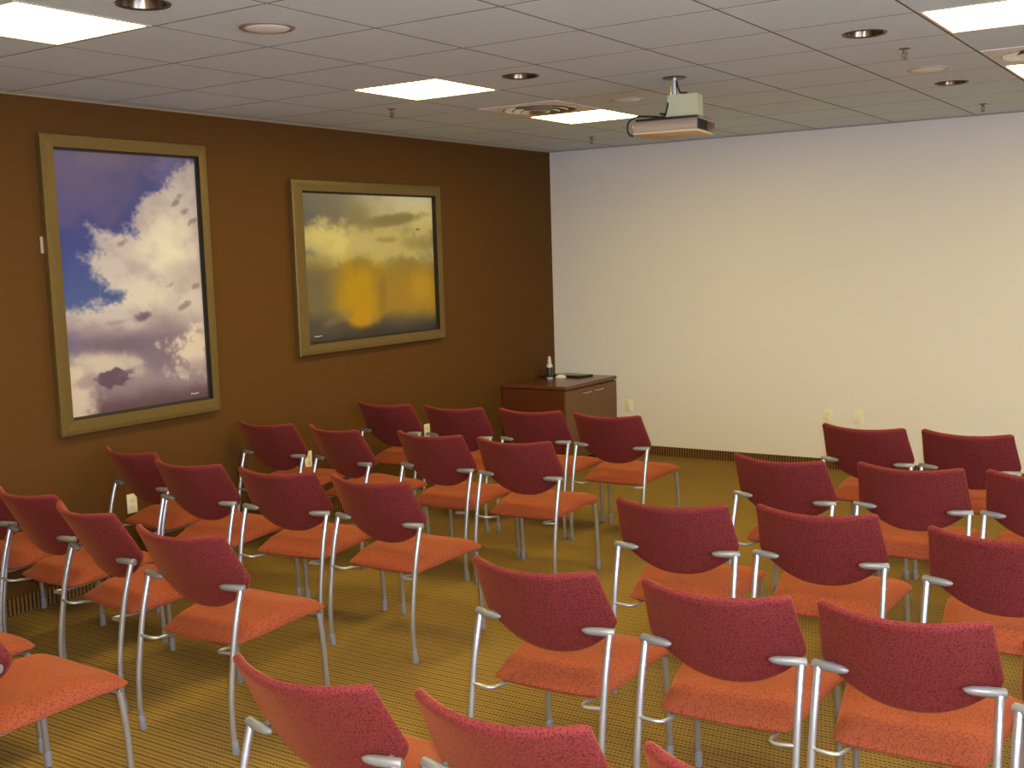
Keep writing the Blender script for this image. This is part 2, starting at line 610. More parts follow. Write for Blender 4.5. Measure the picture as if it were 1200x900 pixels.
def vent(u, v, label):
    x0, y0 = cell(u, v)
    t_ = thing('air_vent', label, 'air vent', (x0 + T / 2, y0 + T / 2, H), 0, 'ceiling air vents')
    h = T / 2 - 0.010
    bm = bmesh.new()
    n = 48
    so, ci = [], []
    for k in range(n):
        a = 2 * math.pi * k / n
        c_, s_ = math.cos(a), math.sin(a)
        q = h / max(abs(c_), abs(s_))
        so.append(bm.verts.new((c_ * q, s_ * q, -0.006)))
        ci.append(bm.verts.new((c_ * 0.245, s_ * 0.245, -0.010)))
    up = [bm.verts.new((p.co.x, p.co.y, 0.02)) for p in so]
    for k in range(n):
        j = (k + 1) % n
        bm.faces.new((so[k], so[j], ci[j], ci[k]))
        bm.faces.new((so[k], up[k], up[j], so[j]))
    link('panel', bm, M_PANEL, t_)
    for r0, z0 in ((0.243, -0.010), (0.185, -0.016), (0.128, -0.022)):
        bm = bmesh.new()      # flared ring: lip below, shallow cone rising inwards
        lathe(bm, [(r0, z0 + 0.004), (r0 - 0.004, z0 - 0.002), (r0 - 0.012, z0), (r0 - 0.036, z0 + 0.022), (r0 - 0.062, z0 + 0.034), (r0 - 0.060, z0 + 0.038), (r0 - 0.034, z0 + 0.027), (r0, z0 + 0.004)], 48)
        link('louvre_ring', bm, M_VENT, t_)
    bm = bmesh.new()
    lathe(bm, [(0.001, -0.030), (0.060, -0.027), (0.068, -0.020), (0.050, 0.010), (0.048, 0.03)], 32, close_bot=True)
    link('center_cone', bm, M_VENT, t_)
    bm = bmesh.new()
    lathe(bm, [(0.25, -0.006), (0.25, 0.045), (0.001, 0.045)], 32)
    link('duct', bm, M_GREY, t_)


vent(4, 2, 'silver ringed square air vent beside the square light near the projector')
vent(4, 7, 'square air vent partly in view at the right edge')

# ------------------------------------------------------------------ projector on its ceiling pole
pr = thing('projector', 'silver ceiling projector hanging on a short pole before the white wall', 'projector', (2.872, 5.80, 2.488), math.radians(7))
BW, BD, BH = 0.182, 0.165, 0.078
bm = bmesh.new()          # shell: rounded profile at the rear, swept across the width
prof = [(-BD, 0.010), (-BD - 0.006, 0.030), (-BD - 0.002, 0.052), (-BD + 0.018, 0.070), (-BD + 0.06, BH), (BD - 0.02, BH), (BD, BH - 0.015), (BD, 0.010)]
ringL = []
for x in (-BW, -BW + 0.012, BW - 0.006, BW):
    k = 0.90 if x == -BW else 1.0
    ringL.append([bm.verts.new((x, y * k, 0.04 + (z - 0.04) * k)) for y, z in prof])
for a, b in zip(ringL, ringL[1:]):
    for i in range(len(prof)):
        j = (i + 1) % len(prof)
        bm.faces.new((a[i], a[j], b[j], b[i]))
bm.faces.new(ringL[0])
bm.faces.new(list(reversed(ringL[-1])))
link('shell', bm, M_SHELL, pr)
bm = bmesh.new()
box(bm, (-BW + 0.004, -BD + 0.004, 0.0), (BW - 0.003, BD - 0.004, 0.011), 0.004)
link('underside', bm, M_UNDER, pr)
bm = bmesh.new()
box(bm, (-BW + 0.01, -BD + 0.035, BH - 0.004), (BW - 0.006, BD - 0.02, BH + 0.008), 0.004)
link('top_cover', bm, M_DARK, pr)
bm = bmesh.new()
box(bm, (BW - 0.002, -BD + 0.012, 0.012), (BW + 0.002, 0.03, BH - 0.010), 0.001)
for k in range(11):
    y = -BD + 0.02 + k * 0.0155
    box(bm, (BW + 0.001, y, 0.016), (BW + 0.006, y + 0.006, BH - 0.014))
link('vent_grille', bm, M_DARK, pr, smooth=False)
bm = bmesh.new()
box(bm, (BW - 0.002, 0.034, 0.012), (BW + 0.004, BD - 0.004, BH - 0.012), 0.003)
link('side_panel', bm, M_GLOSS, pr)
bm = bmesh.new()
lathe(bm, [(0.036, -0.012), (0.036, 0.012), (0.028, 0.014), (0.024, 0.004), (0.001, 0.010)], 28)
bmesh.ops.rotate(bm, verts=bm.verts[:], matrix=Matrix.Rotation(-math.pi / 2, 3, 'X'))
bmesh.ops.translate(bm, verts=bm.verts[:], vec=(0.07, BD + 0.006, 0.042))
link('lens', bm, M_DARK, pr)
bm = bmesh.new()          # tapered adaptor box
lo = [(-0.030, -0.05, BH + 0.006), (0.150, -0.05, BH + 0.006), (0.150, 0.07, BH + 0.006), (-0.030, 0.07, BH + 0.006)]
hi = [(-0.018, -0.045, 0.212), (0.148, -0.045, 0.212), (0.148, 0.065, 0.212), (-0.018, 0.065, 0.212)]
va = [bm.verts.new(p) for p in lo]
vb = [bm.verts.new(p) for p in hi]
bm.faces.new(list(reversed(va)))
bm.faces.new(vb)
for k in range(4):
    bm.faces.new((va[k], va[(k + 1) % 4], vb[(k + 1) % 4], vb[k]))
bmesh.ops.bevel(bm, geom=bm.edges[:], offset=0.004, segments=2, affect='EDGES')
link('mount_box', bm, M_BOXG, pr)
bm = bmesh.new()
tube(bm, [(0.004, 0.01, 0.208), (0.004, 0.01, 0.306)], 0.025, 20)
link('mount_pole', bm, M_ALU, pr)
bm = bmesh.new()
lathe(bm, [(0.002, 0.304), (0.024, 0.304), (0.024, 0.300), (0.062, 0.302), (0.066, 0.3095), (0.002, 0.3095)], 28, c=(0.006, 0.01, 0))
link('ceiling_plate', bm, M_CAN, pr)
bm = bmesh.new()
tube(bm, spline([(0.02, -0.005, 0.29), (0.035, -0.012, 0.245), (0.05, -0.015, 0.222), (0.085, -0.012, 0.220)], 5), 0.005, 8)
tube(bm, spline([(-0.012, -0.03, 0.2), (-0.018, -0.06, 0.13), (-0.03, -0.075, 0.095), (-0.09, -0.09, 0.098), (-0.155, -0.12, 0.100), (-0.198, -0.15, 0.078), (-0.207, -0.165, 0.04), (-0.198, -0.165, 0.006), (-0.176, -0.155, -0.006)], 6), 0.0055, 8)
tube(bm, spline([(-0.012, 0.02, 0.14), (-0.05, 0.0, 0.118), (-0.075, 0.0, 0.121)], 4), 0.006, 8)
link('cable', bm, M_DARK, pr)


# ------------------------------------------------------------------ pictures
def smooth(a, b, x):
    t = np.clip((x - a) / (b - a), 0, 1)
    return t * t * (3 - 2 * t)


_rs = np.random.RandomState(3)
_LAT = _rs.rand(256, 256)


def vnoise(x, y):
    xi, yi = np.floor(x).astype(int), np.floor(y).astype(int)
    fx, fy = x - xi, y - yi
    fx, fy = fx * fx * (3 - 2 * fx), fy * fy * (3 - 2 * fy)
    g = lambda a, b: _LAT[a % 256, b % 256]
    return (g(xi, yi) * (1 - fx) + g(xi + 1, yi) * fx) * (1 - fy) + (g(xi, yi + 1) * (1 - fx) + g(xi + 1, yi + 1) * fx) * fy


def fbm(x, y, o=5, p=0.55):
    s, a, w = 0, 1.0, 0
    for i in range(o):
        s = s + a * vnoise(x * 2 ** i + 17.3 * i, y * 2 ** i + 5.1 * i)
        w += a
        a *= p
    return s / w - 0.5


def sdf(px, py, poly):
    """signed distance, positive inside the polygon"""
    d = np.full(px.shape, 1e9)
    ins = np.zeros(px.shape, bool)
    n = len(poly)
    for i in range(n):
        ax, ay = poly[i]
        bx, by = poly[(i + 1) % n]
        ex, ey = bx - ax, by - ay
        t = np.clip(((px - ax) * ex + (py - ay) * ey) / (ex * ex + ey * ey + 1e-9), 0, 1)
        d = np.minimum(d, np.hypot(px - ax - t * ex, py - ay - t * ey))
        c = (ay > py) != (by > py)
        ins ^= c & (px < (bx - ax) * (py - ay) / (by - ay + 1e-12) + ax)
    return np.where(ins, d, -d)


def over(img, m, col):
    m = np.clip(m, 0, 1)[..., None]
    return img * (1 - m) + np.array(col, float) * m


def blob(X, Y, x, y, rx, ry, nz=0, edge=0.5, rot=0.0):
    c, s = math.cos(rot), math.sin(rot)
    dx, dy = X - x, Y - y
    d = np.hypot((dx * c + dy * s) / rx, (-dx * s + dy * c) / ry) + nz
    return 1 - smooth(1 - edge, 1 + edge, d)


def art_blue(X, Y):
    n1 = fbm(X / 26, Y / 26)
    n2 = fbm(X / 9 + 40, Y / 9)
    n3 = fbm(X / 3.5 + 11, Y / 3.5 + 7)
    n2 = n2 + 0.35 * n3
    img = np.zeros(X.shape + (3,)) + np.array([66, 70, 126.])
    img = over(img, smooth(260, 370, Y) * 0.9, (78, 94, 136))
    img = over(img, blob(X, Y, 95, 205, 62, 52, n1 * 1.2, 0.7) * 0.75, (112, 92, 118))
    img = over(img, blob(X, Y, 150, 182, 60, 14, n1 * 1.5, 0.8) * 0.6, (124, 102, 116))
    img = over(img, blob(X, Y, 205, 190, 22, 24, n1 * 1.5, 0.8) * 0.55, (138, 124, 146))
    poly = [(226, 186), (205, 203), (186, 213), (180, 224), (164, 226), (162, 240), (158, 252), (157, 266), (130, 268), (108, 268), (110, 282), (119, 292), (102, 298), (96, 306), (99, 318), (112, 330), (124, 342), (137, 346), (118, 353), (103, 356), (90, 362), (70, 368), (60, 560), (300, 560), (300, 186)]
    d = sdf(X, Y, poly)
    cl = smooth(-7, 11, d + n1 * 26 + n2 * 16 + n3 * 8)
    cc = np.zeros(X.shape + (3,)) + np.array([202, 186, 170.])
    cc = over(cc, smooth(-0.05, 0.35, n1 + n2 * 0.4) * 0.55, (168, 150, 146))
    cc = over(cc, blob(X, Y, 200, 290, 30, 40, n1 * 1.4, 0.7) * 0.85, (236, 222, 186))
    cc = over(cc, blob(X, Y, 175, 345, 48, 16, n1 * 1.4, 0.7) * 0.55, (226, 212, 180))
    cc = over(cc, blob(X, Y, 222, 318, 30, 16, n1 * 1.6, 0.6) * 0.5, (170, 152, 142))
    cc = over(cc, blob(X, Y, 120, 378, 70, 14, n1 * 1.4, 0.8) * 0.4, (188, 174, 160))
    cc = over(cc, smooth(372, 400, Y + n1 * 40) * 0.8, (148, 128, 126))
    cc = over(cc, blob(X, Y, 150, 404, 95, 13, n1 * 1.1, 0.7) * 0.85, (112, 94, 106))
    cc = over(cc, blob(X, Y, 82, 408, 14, 22, n1 * 1.2, 0.8) * 0.6, (108, 98, 126))
    cc = over(cc, blob(X, Y, 118, 428, 40, 14, n1 * 1.2 + n2 * 0.6, 0.5) * 0.85, (208, 190, 162))
    cc = over(cc, blob(X, Y, 196, 402, 30, 34, n1 * 1.3, 0.7) * 0.75, (128, 108, 116))
    cc = over(cc, blob(X, Y, 226, 412, 30, 24, n1 * 1.4 + n2 * 1.3, 0.3) * 1.0, (214, 196, 168))
    cc = over(cc, blob(X, Y, 234, 430, 26, 12, n1 * 1.2, 0.7) * 0.6, (150, 128, 128))
    cc = over(cc, blob(X, Y, 180, 420, 20, 10, n1 * 1.2, 0.5) * 0.75, (126, 106, 118))
    cc = over(cc, blob(X, Y, 157, 424, 10, 5, n2 * 1.2, 0.5) * 0.8, (196, 176, 160))
    cc = over(cc, smooth(430, 448, Y + n1 * 26 - 0.06 * (X - 150)) * 0.75, (140, 116, 120))
    cc = over(cc, smooth(446, 478, Y + n1 * 14 + (X - 160) * 0.16) * 0.9, (92, 66, 70))
    cc = over(cc, blob(X, Y, 86, 470, 24, 40, n1 * 1.3 + n2 * 0.5, 0.45) * 0.9, (212, 192, 160))
    cc = over(cc, blob(X, Y, 128, 444, 17, 9, n1 * 2.2 + n2 * 2.0, 0.3, -0.45) * 0.95, (98, 74, 86))
    cc = over(cc, blob(X, Y, 146, 436, 10, 3.5, n2 * 1.6, 0.5, -0.5) * 0.8, (112, 88, 98))
    cc = over(cc, blob(X, Y, 98, 450, 12, 7, n2 * 1.2, 0.5, -0.5) * 0.6, (150, 126, 126))
    cc = over(cc, blob(X, Y, 164, 370, 10, 5.5, n2 * 1.1, 0.4, -0.35) * 0.95, (112, 92, 100))
    cc = over(cc, blob(X, Y, 135, 377, 12, 2.4, n2 * 1.2, 0.6, -0.2) * 0.6, (150, 130, 128))
    for bx, by in ((212, 228), (205, 236), (220, 244), (229, 256), (215, 356), (228, 333), (197, 332), (122, 280), (140, 284)):
        cc = over(cc, blob(X, Y, bx, by, 5.5, 2.4, n2 * 3.2 + n1 * 2, 0.8, -0.5) * 0.75, (136, 116, 118))
    img = img * (1 - cl[..., None]) + cc * cl[..., None]
    return img


def art_gold(X, Y):
    # in crop pixels: 4 per photo pixel from (335, 200)
    n1 = fbm(X / 110 + 9, Y / 110)
    n2 = fbm(X / 38 + 3, Y / 38) + 0.4 * fbm(X / 15 + 8, Y / 15 + 2)
    nv = fbm(X / 40 + 20, Y / 300)
    img = np.zeros(X.shape + (3,)) + np.array([136, 122, 78.])
    img = over(img, smooth(220, 90, Y + n1 * 90) * 0.9, (150, 138, 104))
    img = over(img, blob(X, Y, 640, 150, 230, 90, n1 * 1.2, 0.8) * 0.9, (214, 204, 160))
    img = over(img, blob(X, Y, 110, 210, 150, 150, n1 * 1.2, 0.7) * 0.85, (112, 104, 86))
    img = over(img, blob(X, Y, 95, 330, 50, 160, n1, 0.7) * 0.7, (90, 86, 82))
    img = over(img, blob(X, Y, 400, 340, 330, 85, n1 * 1.4 + n2 * 0.7, 0.45) * 0.75, (196, 180, 108))
    img = over(img, blob(X, Y, 190, 330, 90, 70, n1 * 1.6 + n2 * 0.8, 0.5) * 0.8, (206, 190, 112))
    img = over(img, blob(X, Y, 150, 440, 70, 40, n1 * 1.6 + n2 * 1.0, 0.45) * 0.85, (196, 176, 92))
    img = over(img, blob(X, Y, 640, 260, 70, 90, n1 * 1.4 + n2 * 0.8, 0.5) * 0.65, (208, 192, 116))
    img = over(img, blob(X, Y, 500, 228, 130, 24, n1 * 1.2 + n2 * 0.8, 0.5, -0.14) * 0.85, (126, 110, 62))
    img = over(img, blob(X, Y, 620, 335, 90, 32, n1 * 1.4 + n2 * 0.8, 0.6) * 0.7, (142, 126, 72))
    img = over(img, blob(X, Y, 460, 322, 50, 13, n2 * 1.2, 0.5) * 0.6, (142, 124, 64))
    img = over(img, smooth(400, 470, Y + n1 * 90) * 0.85, (140, 112, 38))
    img = over(img, blob(X, Y, 120, 580, 95, 170, n1 * 0.9, 0.7) * 0.8, (98, 88, 66))
    img = over(img, smooth(0, 1, blob(X, Y, 345, 580, 105, 150, n1 * 0.9 + nv * 0.8, 0.7)) * 0.9, (172, 132, 6))
    img = over(img, blob(X, Y, 350, 690, 44, 55, nv, 0.7) * 0.75, (178, 128, 12))
    img = over(img, blob(X, Y, 585, 570, 150, 105, n1 * 0.9 + nv * 0.8, 0.7) * 0.72, (160, 120, 24))
    img = over(img, blob(X, Y, 640, 540, 60, 70, nv * 0.8, 0.8) * 0.6, (184, 142, 28))
    img = over(img, blob(X, Y, 440, 590, 22, 100, nv * 1.2, 0.7) * 0.55, (126, 92, 26))
    img = over(img, smooth(628, 720, Y + n1 * 60 - blob(X, Y, 350, 650, 70, 100, 0, 0.8) * 110) * 0.9, (70, 62, 54))
    img = over(img, smooth(720, 790, Y + n1 * 50 + (X - 300) * 0.12) * 0.75, (48, 43, 38))
    img = over(img, blob(X, Y, 240, 690, 60, 22, n2 * 1.4, 0.6, -0.4) * 0.5, (128, 108, 84))
    img = over(img, blob(X, Y, 620, 272, 12, 4, n2, 0.5) * 0.8, (90, 80, 50))
    return img


TINT = np.array([1.0, 0.925, 0.77])


def picture(label, y0, y1, z0, z1, iy0, iy1, iz0, iz1, art, corners, gain, sig):
    t_ = thing('framed_picture', label, 'picture', (0, (y0 + y1) / 2, z0))
    oy, oz = (y0 + y1) / 2, z0
    # frame: mitred moulding with a rounded face; section in (distance inwards, x)
    bm = bmesh.new()
    sec = [(0.0, 0.004), (0.0, 0.042), (0.006, 0.049), (0.03, 0.051), (1.0, 0.046)]
    wl, wr, wt, wb = iy0 - y0, y1 - iy1, z1 - iz1, iz0 - z0
    rings = []
    for s_, x_ in sec:
        f = s_ if s_ < 0.5 else None
        a, b, c, d = (wl, wr, wb, wt) if f is None else (f, f, f, f)
        rings.append([bm.verts.new((x_, yy - oy, zz - oz)) for yy, zz in ((y0 + a, z0 + c), (y1 - b, z0 + c), (y1 - b, z1 - d), (y0 + a, z1 - d))])
    for a, b in zip(rings, rings[1:]):
        for k in range(4):
            bm.faces.new((a[k], a[(k + 1) % 4], b[(k + 1) % 4], b[k]))
    link('frame', bm, M_FRAME, t_, smooth=False)
    bm = bmesh.new()      # dark inner lip running back to the picture
    rings = []
    for ins, x_ in ((0.0, 0.046), (0.0005, 0.018), (0.014, 0.016)):
        rings.append([bm.verts.new((x_, yy - oy, zz - oz)) for yy, zz in ((iy0 + ins, iz0 + ins), (iy1 - ins, iz0 + ins), (iy1 - ins, iz1 - ins), (iy0 + ins, iz1 - ins))])
    for a, b in zip(rings, rings[1:]):
        for k in range(4):
            bm.faces.new((a[k], a[(k + 1) % 4], b[(k + 1) % 4], b[k]))
    bmesh.ops.recalc_face_normals(bm, faces=bm.faces[:])
    link('inner_lip', bm, M_LIP, t_, smooth=False)
    # the print: dense sheet with the picture's colours at its vertices
    nx = 190
    ny = int(nx * (iz1 - iz0) / (iy1 - iy0))
    a = np.linspace(0, 1, nx)[None, :].repeat(ny, 0)
    b = np.linspace(0, 1, ny)[:, None].repeat(nx, 1)
    (tlx, tly), (trx, try_), (blx, bly), (brx, bry) = corners
    PX = (tlx * (1 - a) + trx * a) * (1 - b) + (blx * (1 - a) + brx * a) * b
    PY = (tly * (1 - a) + try_ * a) * (1 - b) + (bly * (1 - a) + bry * a) * b
    img = np.clip(art(PX, PY), 0, 255) / 255.0
    li = np.where(img <= 0.04045, img / 12.92, ((img + 0.055) / 1.055) ** 2.4)
    li = np.clip(li / TINT * gain, 0, 0.95)
    yy = iy0 + 0.001 + a * (iy1 - iy0 - 0.002) - oy
    zz = iz1 - 0.001 - b * (iz1 - iz0 - 0.002) - oz
    co = np.stack([np.full_like(a, 0.014), yy, zz], -1).reshape(-1, 3)
    me = bpy.data.meshes.new('print')
    idx = np.arange(nx * ny).reshape(ny, nx)
    q = np.stack([idx[:-1, :-1], idx[1:, :-1], idx[1:, 1:], idx[:-1, 1:]], -1).reshape(-1, 4)
    me.from_pydata(co.tolist(), [], q.tolist())
    ca = me.color_attributes.new('print_ink', 'FLOAT_COLOR', 'POINT')
    ca.data.foreach_set('color', np.concatenate([li.reshape(-1, 3), np.ones((nx * ny, 1))], 1).astype(np.float32).ravel())
    m = mat('cloud_print', (0.5, 0.5, 0.5), 0.35, spec=0.25)
    tt = NT(m)
    at = tt.n('ShaderNodeAttribute', attribute_name='print_ink')
    tt.color(at.outputs['Color'])
    me.materials.append(m)
    o = bpy.data.objects.new('print', me)
    COL.objects.link(o)
    o.parent = t_
    bm = bmesh.new()      # signature: a little white scribble
    sy, sz, w = sig
    pts = [(0.0155, sy - oy + w * k / 9, sz - oz + (0.006 if k % 2 else -0.004) * (0.6 + 0.4 * math.sin(k * 2.1))) for k in range(10)]
    tube(bm, pts, 0.0019, 6)
    link('signature', bm, M_SIGN, o)
    return t_


picture('tall framed photograph of white clouds in a deep blue sky on the brown wall', 3.837, 5.002, 0.925, 2.600, 3.915, 4.941, 1.010, 2.527,
        art_blue, ((64, 174), (233, 182), (82, 495), (247, 466)), 0.95, (4.79, 1.055, 0.06))
picture('smaller framed photograph of golden clouds over a dark horizon on the brown wall', 5.748, 7.438, 1.200, 2.423, 5.848, 7.371, 1.275, 2.345,
        art_gold, ((75, 96), (698, 118), (100, 812), (724, 742)), 1.05, (5.93, 1.325, 0.075))


# ------------------------------------------------------------------ wall plates
def plate(label, x, y, z, face, w=0.072, h=0.116, kind='outlet'):
    t_ = thing('wall_outlet', label, 'outlet', (x, y, z), 0 if face == 'y' else math.pi / 2, 'wall outlet plates')
    bm = bmesh.new()
    box(bm, (-w / 2, -0.006, -h / 2), (w / 2, -0.0002, h / 2), 0.002)
    link('cover_plate', bm, M_PLATE, t_)
    if kind == 'outlet':
        for dz in (-0.021, 0.021):
            bm = bmesh.new()
            box(bm, (-0.015, -0.0085, dz - 0.013), (0.015, -0.005, dz + 0.013), 0.003)
            so = link('socket', bm, M_PLATE, t_)
            bm = bmesh.new()
            for sx in (-0.006, 0.006):
                box(bm, (sx - 0.0012, -0.0090, dz - 0.003), (sx + 0.0012, -0.0082, dz + 0.006))
            tube(bm, [(0, -0.0090, dz - 0.008), (0, -0.0080, dz - 0.008)], 0.0022, 8)
            link('slot', bm, M_DARK, so, smooth=False)
    else:
        bm = bmesh.new()
        box(bm, (-0.017, -0.0085, -0.034), (0.017, -0.005, 0.034), 0.002)
        link('insert', bm, M_PLATE, t_)
    return t_


plate('ivory wall plate low on the white wall beside the wooden cabinet', 0.786, YB, 0.445, 'y', kind='insert')
plate('ivory outlet with a dark socket on the white wall, nearer the cabinet of two', 2.640, YB, 0.447, 'y')
plate('ivory plate on the white wall just past the outlet with a dark socket', 2.888, YB, 0.452, 'y', 0.080, 0.116, 'insert')
plate('white outlet on the brown wall, seen between third row chair back and seat', 0.0, 4.300, 0.455, 'x')
plate('white outlet on the brown wall behind the second row chairs', 0.0, 5.815, 0.465, 'x')
plate('white outlet on the brown wall behind the front row chairs', 0.0, 7.196, 0.462, 'x')

# ------------------------------------------------------------------ cabinet in the corner
CX, CY0, CY1, CZ = 0.668, 8.285, 9.215, 0.720
cb = thing('cabinet', 'low cherry wood two-door cabinet in the corner between brown and white walls', 'cabinet', (0, 0, 0))
bm = bmesh.new()
box(bm, (0.012, CY0 + 0.006, 0.06), (CX - 0.022, CY1 - 0.002, CZ - 0.036), 0.001)
link('body', bm, M_WOOD, cb, smooth=False)
bm = bmesh.new()
box(bm, (0.03, CY0 + 0.03, 0.0), (CX - 0.07, CY1 - 0.03, 0.061))
link('plinth', bm, M_DARK, cb, smooth=False)
bm = bmesh.new()
box(bm, (0.011, CY0, CZ - 0.030), (CX, CY1, CZ), 0.003)
link('top', bm, M_WOODTOP, cb, smooth=False)
ym = (CY0 + CY1) / 2
for s, (a, b) in ((1, (CY0 + 0.008, ym - 0.002)), (-1, (ym + 0.002, CY1 - 0.004))):
    bm = bmesh.new()
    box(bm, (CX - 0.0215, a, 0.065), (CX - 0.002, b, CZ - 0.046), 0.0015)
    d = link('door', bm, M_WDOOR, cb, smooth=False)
    bm = bmesh.new()
    h0, h1 = (b - 0.175, b - 0.045) if s == 1 else (a + 0.045, a + 0.175)
    hz = CZ - 0.085
    tube(bm, spline([(CX - 0.004, h0, hz), (CX + 0.020, h0 + 0.004, hz), (CX + 0.026, h0 + 0.02, hz), (CX + 0.026, h1 - 0.02, hz), (CX + 0.020, h1 - 0.004, hz), (CX - 0.004, h1, hz)], 4), 0.0048, 8)
    link('handle', bm, M_STEEL, d)

# things on the cabinet
bt = thing('spray_bottle', 'small pale spray bottle with white pump and dark label on the cabinet', 'bottle', (0.20, 8.80, CZ))
bm = bmesh.new()
lathe(bm, [(0.001, 0.0), (0.026, 0.0), (0.030, 0.006), (0.030, 0.115), (0.026, 0.132), (0.014, 0.145), (0.013, 0.152)], 28, close_bot=True)
link('body', bm, mat('milky_bottle', (0.62, 0.62, 0.58), 0.25), bt)
bm = bmesh.new()
lathe(bm, [(0.0304, 0.015), (0.0308, 0.016), (0.0308, 0.105), (0.0304, 0.106)], 28)
link('paper_label', bm, mat('dark_bottle_label', (0.03, 0.04, 0.035), 0.4), bt)
bm = bmesh.new()
lathe(bm, [(0.016, 0.148), (0.017, 0.150), (0.017, 0.172), (0.013, 0.176), (0.012, 0.196), (0.009, 0.204), (0.001, 0.205)], 24)
tube(bm, [(0.0, 0.0, 0.190), (0.012, -0.018, 0.192)], 0.005, 8)
link('pump', bm, M_WPLAS, bt)

sl = thing('tablet', 'thin flat black device lying on the cabinet against the white wall', 'tablet', (0.31, 9.04, CZ), math.radians(-8))
bm = bmesh.new()
box(bm, (-0.15, -0.105, 0.0), (0.15, 0.105, 0.016), 0.005, seg=3)
link('body', bm, M_DARK, sl)
bm = bmesh.new()
box(bm, (-0.135, -0.092, 0.0155), (0.135, 0.092, 0.0175), 0.0008)
link('screen', bm, mat('dark_glass', (0.015, 0.02, 0.018), 0.12), sl)
ms = thing('computer_mouse', 'small white rounded mouse beside the flat black device on the cabinet', 'mouse', (0.265, 8.885, CZ), 0.6)
bm = bmesh.new()
prof = [(0.001, 0.030), (0.012, 0.029), (0.022, 0.023), (0.029, 0.012), (0.030, 0.004), (0.027, 0.0)]
lathe(bm, prof, 28)
bmesh.ops.scale(bm, verts=bm.verts[:], vec=(1.7, 1.0, 1.0))
link('shell', bm, M_WPLAS, ms)
bm = bmesh.new()
tube(bm, [(0.022, -0.003, 0.0285), (0.022, 0.003, 0.0285)], 0.004, 10)
link('wheel', bm, M_GREY, ms)
bm = bmesh.new()
pts = []
for k in range(46):
    a = k * 0.42
    r = 0.038 + 0.010 * math.sin(k * 0.9)
    pts.append((r * math.cos(a) * 1.2, r * math.sin(a), 0.006 + 0.011 * (k / 46) + 0.002 * math.sin(k)))
tube(bm, pts, 0.0045, 8)
cc_ = link('cable_coil', bm, M_DARK)
cc_.location = (0.115, 8.845, CZ)
tag(cc_, 'small dark coil of cable beside the spray bottle on the cabinet', 'cable')

# small pale tag peeking out behind the tall picture
bm = bmesh.new()
box(bm, (0.0005, 3.822, 1.95), (0.0025, 3.86, 2.04), 0.0005)
wt_ = link('wall_tag', bm, mat('dull_card', lin((190, 165, 150)), 0.6), smooth=False)
tag(wt_, 'tiny pale strip on the brown wall beside the tall picture frame', 'tag')


# ------------------------------------------------------------------ the chair: one of each part, then copies
def seat_mesh():
    """cushion: rear narrow, front wide, rear edge rolled down, thin front corners"""
    bm = bmesh.new()
    NU, NV = 26, 30

    def pos(u, v, top):
        y = 0.086 + 0.470 * v
        # plan outline: half width grows forward, corners rounded
        hw = 0.212 + 0.069 * v ** 1.0
        cr = 1.0
        if v < 0.07:
            cr = 1 - 0.05 * (1 - v / 0.07) ** 2
        if v > 0.90:
            cr = 1 - 0.10 * ((v - 0.90) / 0.10) ** 2
        x = u * hw * cr
        y += 0.012 * (1 - u * u) * (1 if v > 0.5 else -1) * abs(v - 0.5) * 2     # slightly bowed front and rear edges
        ze = 0.398 + 0.026 * smooth1(v, 0.0, 0.9)
        eu = max(0.0, 1 - abs(u) ** 6) ** 0.55
        dome_v = smooth1(v, -0.02, 0.26) * (1 - 0.55 * smooth1(v, 0.62, 1.0))
        edge_v = min(1.0, (v / 0.025)) ** 0.5 if v < 0.025 else 1.0
        edge_f = min(1.0, (1 - v) / 0.06) ** 0.5
        if top:
            z = ze + (0.012 + 0.044 * dome_v) * eu * edge_v * edge_f
            z -= 0.006 * math.exp(-(u / 0.55) ** 2) * smooth1(v, 0.25, 0.5)      # seat dish
        else:
            z = ze - 0.013 * min(eu, 1) * edge_v * edge_f
        return (x, y, z)

    us = [math.sin((-1 + 2 * i / NU) * math.pi / 2) for i in range(NU + 1)]
    vs = [0.5 - 0.5 * math.cos(math.pi * j / NV) for j in range(NV + 1)]
    top = [[bm.verts.new(pos(u, v, True)) for u in us] for v in vs]
    bot = [[bm.verts.new(pos(u, v, False)) for u in us] for v in vs]
    for j in range(NV):
        for i in range(NU):
            bm.faces.new((top[j][i], top[j][i + 1], top[j + 1][i + 1], top[j + 1][i]))
            bm.faces.new((bot[j][i], bot[j + 1][i], bot[j + 1][i + 1], bot[j][i + 1]))
    bmesh.ops.remove_doubles(bm, verts=bm.verts[:], dist=0.0004)
    return bm


def smooth1(x, a, b):
    t_ = min(1, max(0, (x - a) / (b - a)))
    return t_ * t_ * (3 - 2 * t_)


ZL, ZTOP, ZBOT = 0.640, 0.850, 0.512


def back_surface(s, q):
    """point on the middle sheet of the backrest: s across -1..1, q up 0..1"""
    zb = ZBOT + (ZL - ZBOT) * abs(s) ** 2.3
    e_ = max(0.0, (abs(s) - 0.90) / 0.10)
    zb += 0.014 * e_ * e_
    zt_ = ZTOP - 0.017 * (1 - s * s) - 0.012 * e_ ** 3
    z = zb + (zt_ - zb) * q
    k = smooth1(z, ZL - 0.03, ZTOP)
    hw = 0.256 - 0.018 * k
    x = s * hw
    y = 0.140 - 0.56 * (z - ZL) - 0.070 * (1 - s * s) * (1.0 + 0.15 * k)
    y += 0.05 * max(0, (z - 0.78)) ** 1.0 * 0
    return Vector((x, y, z))


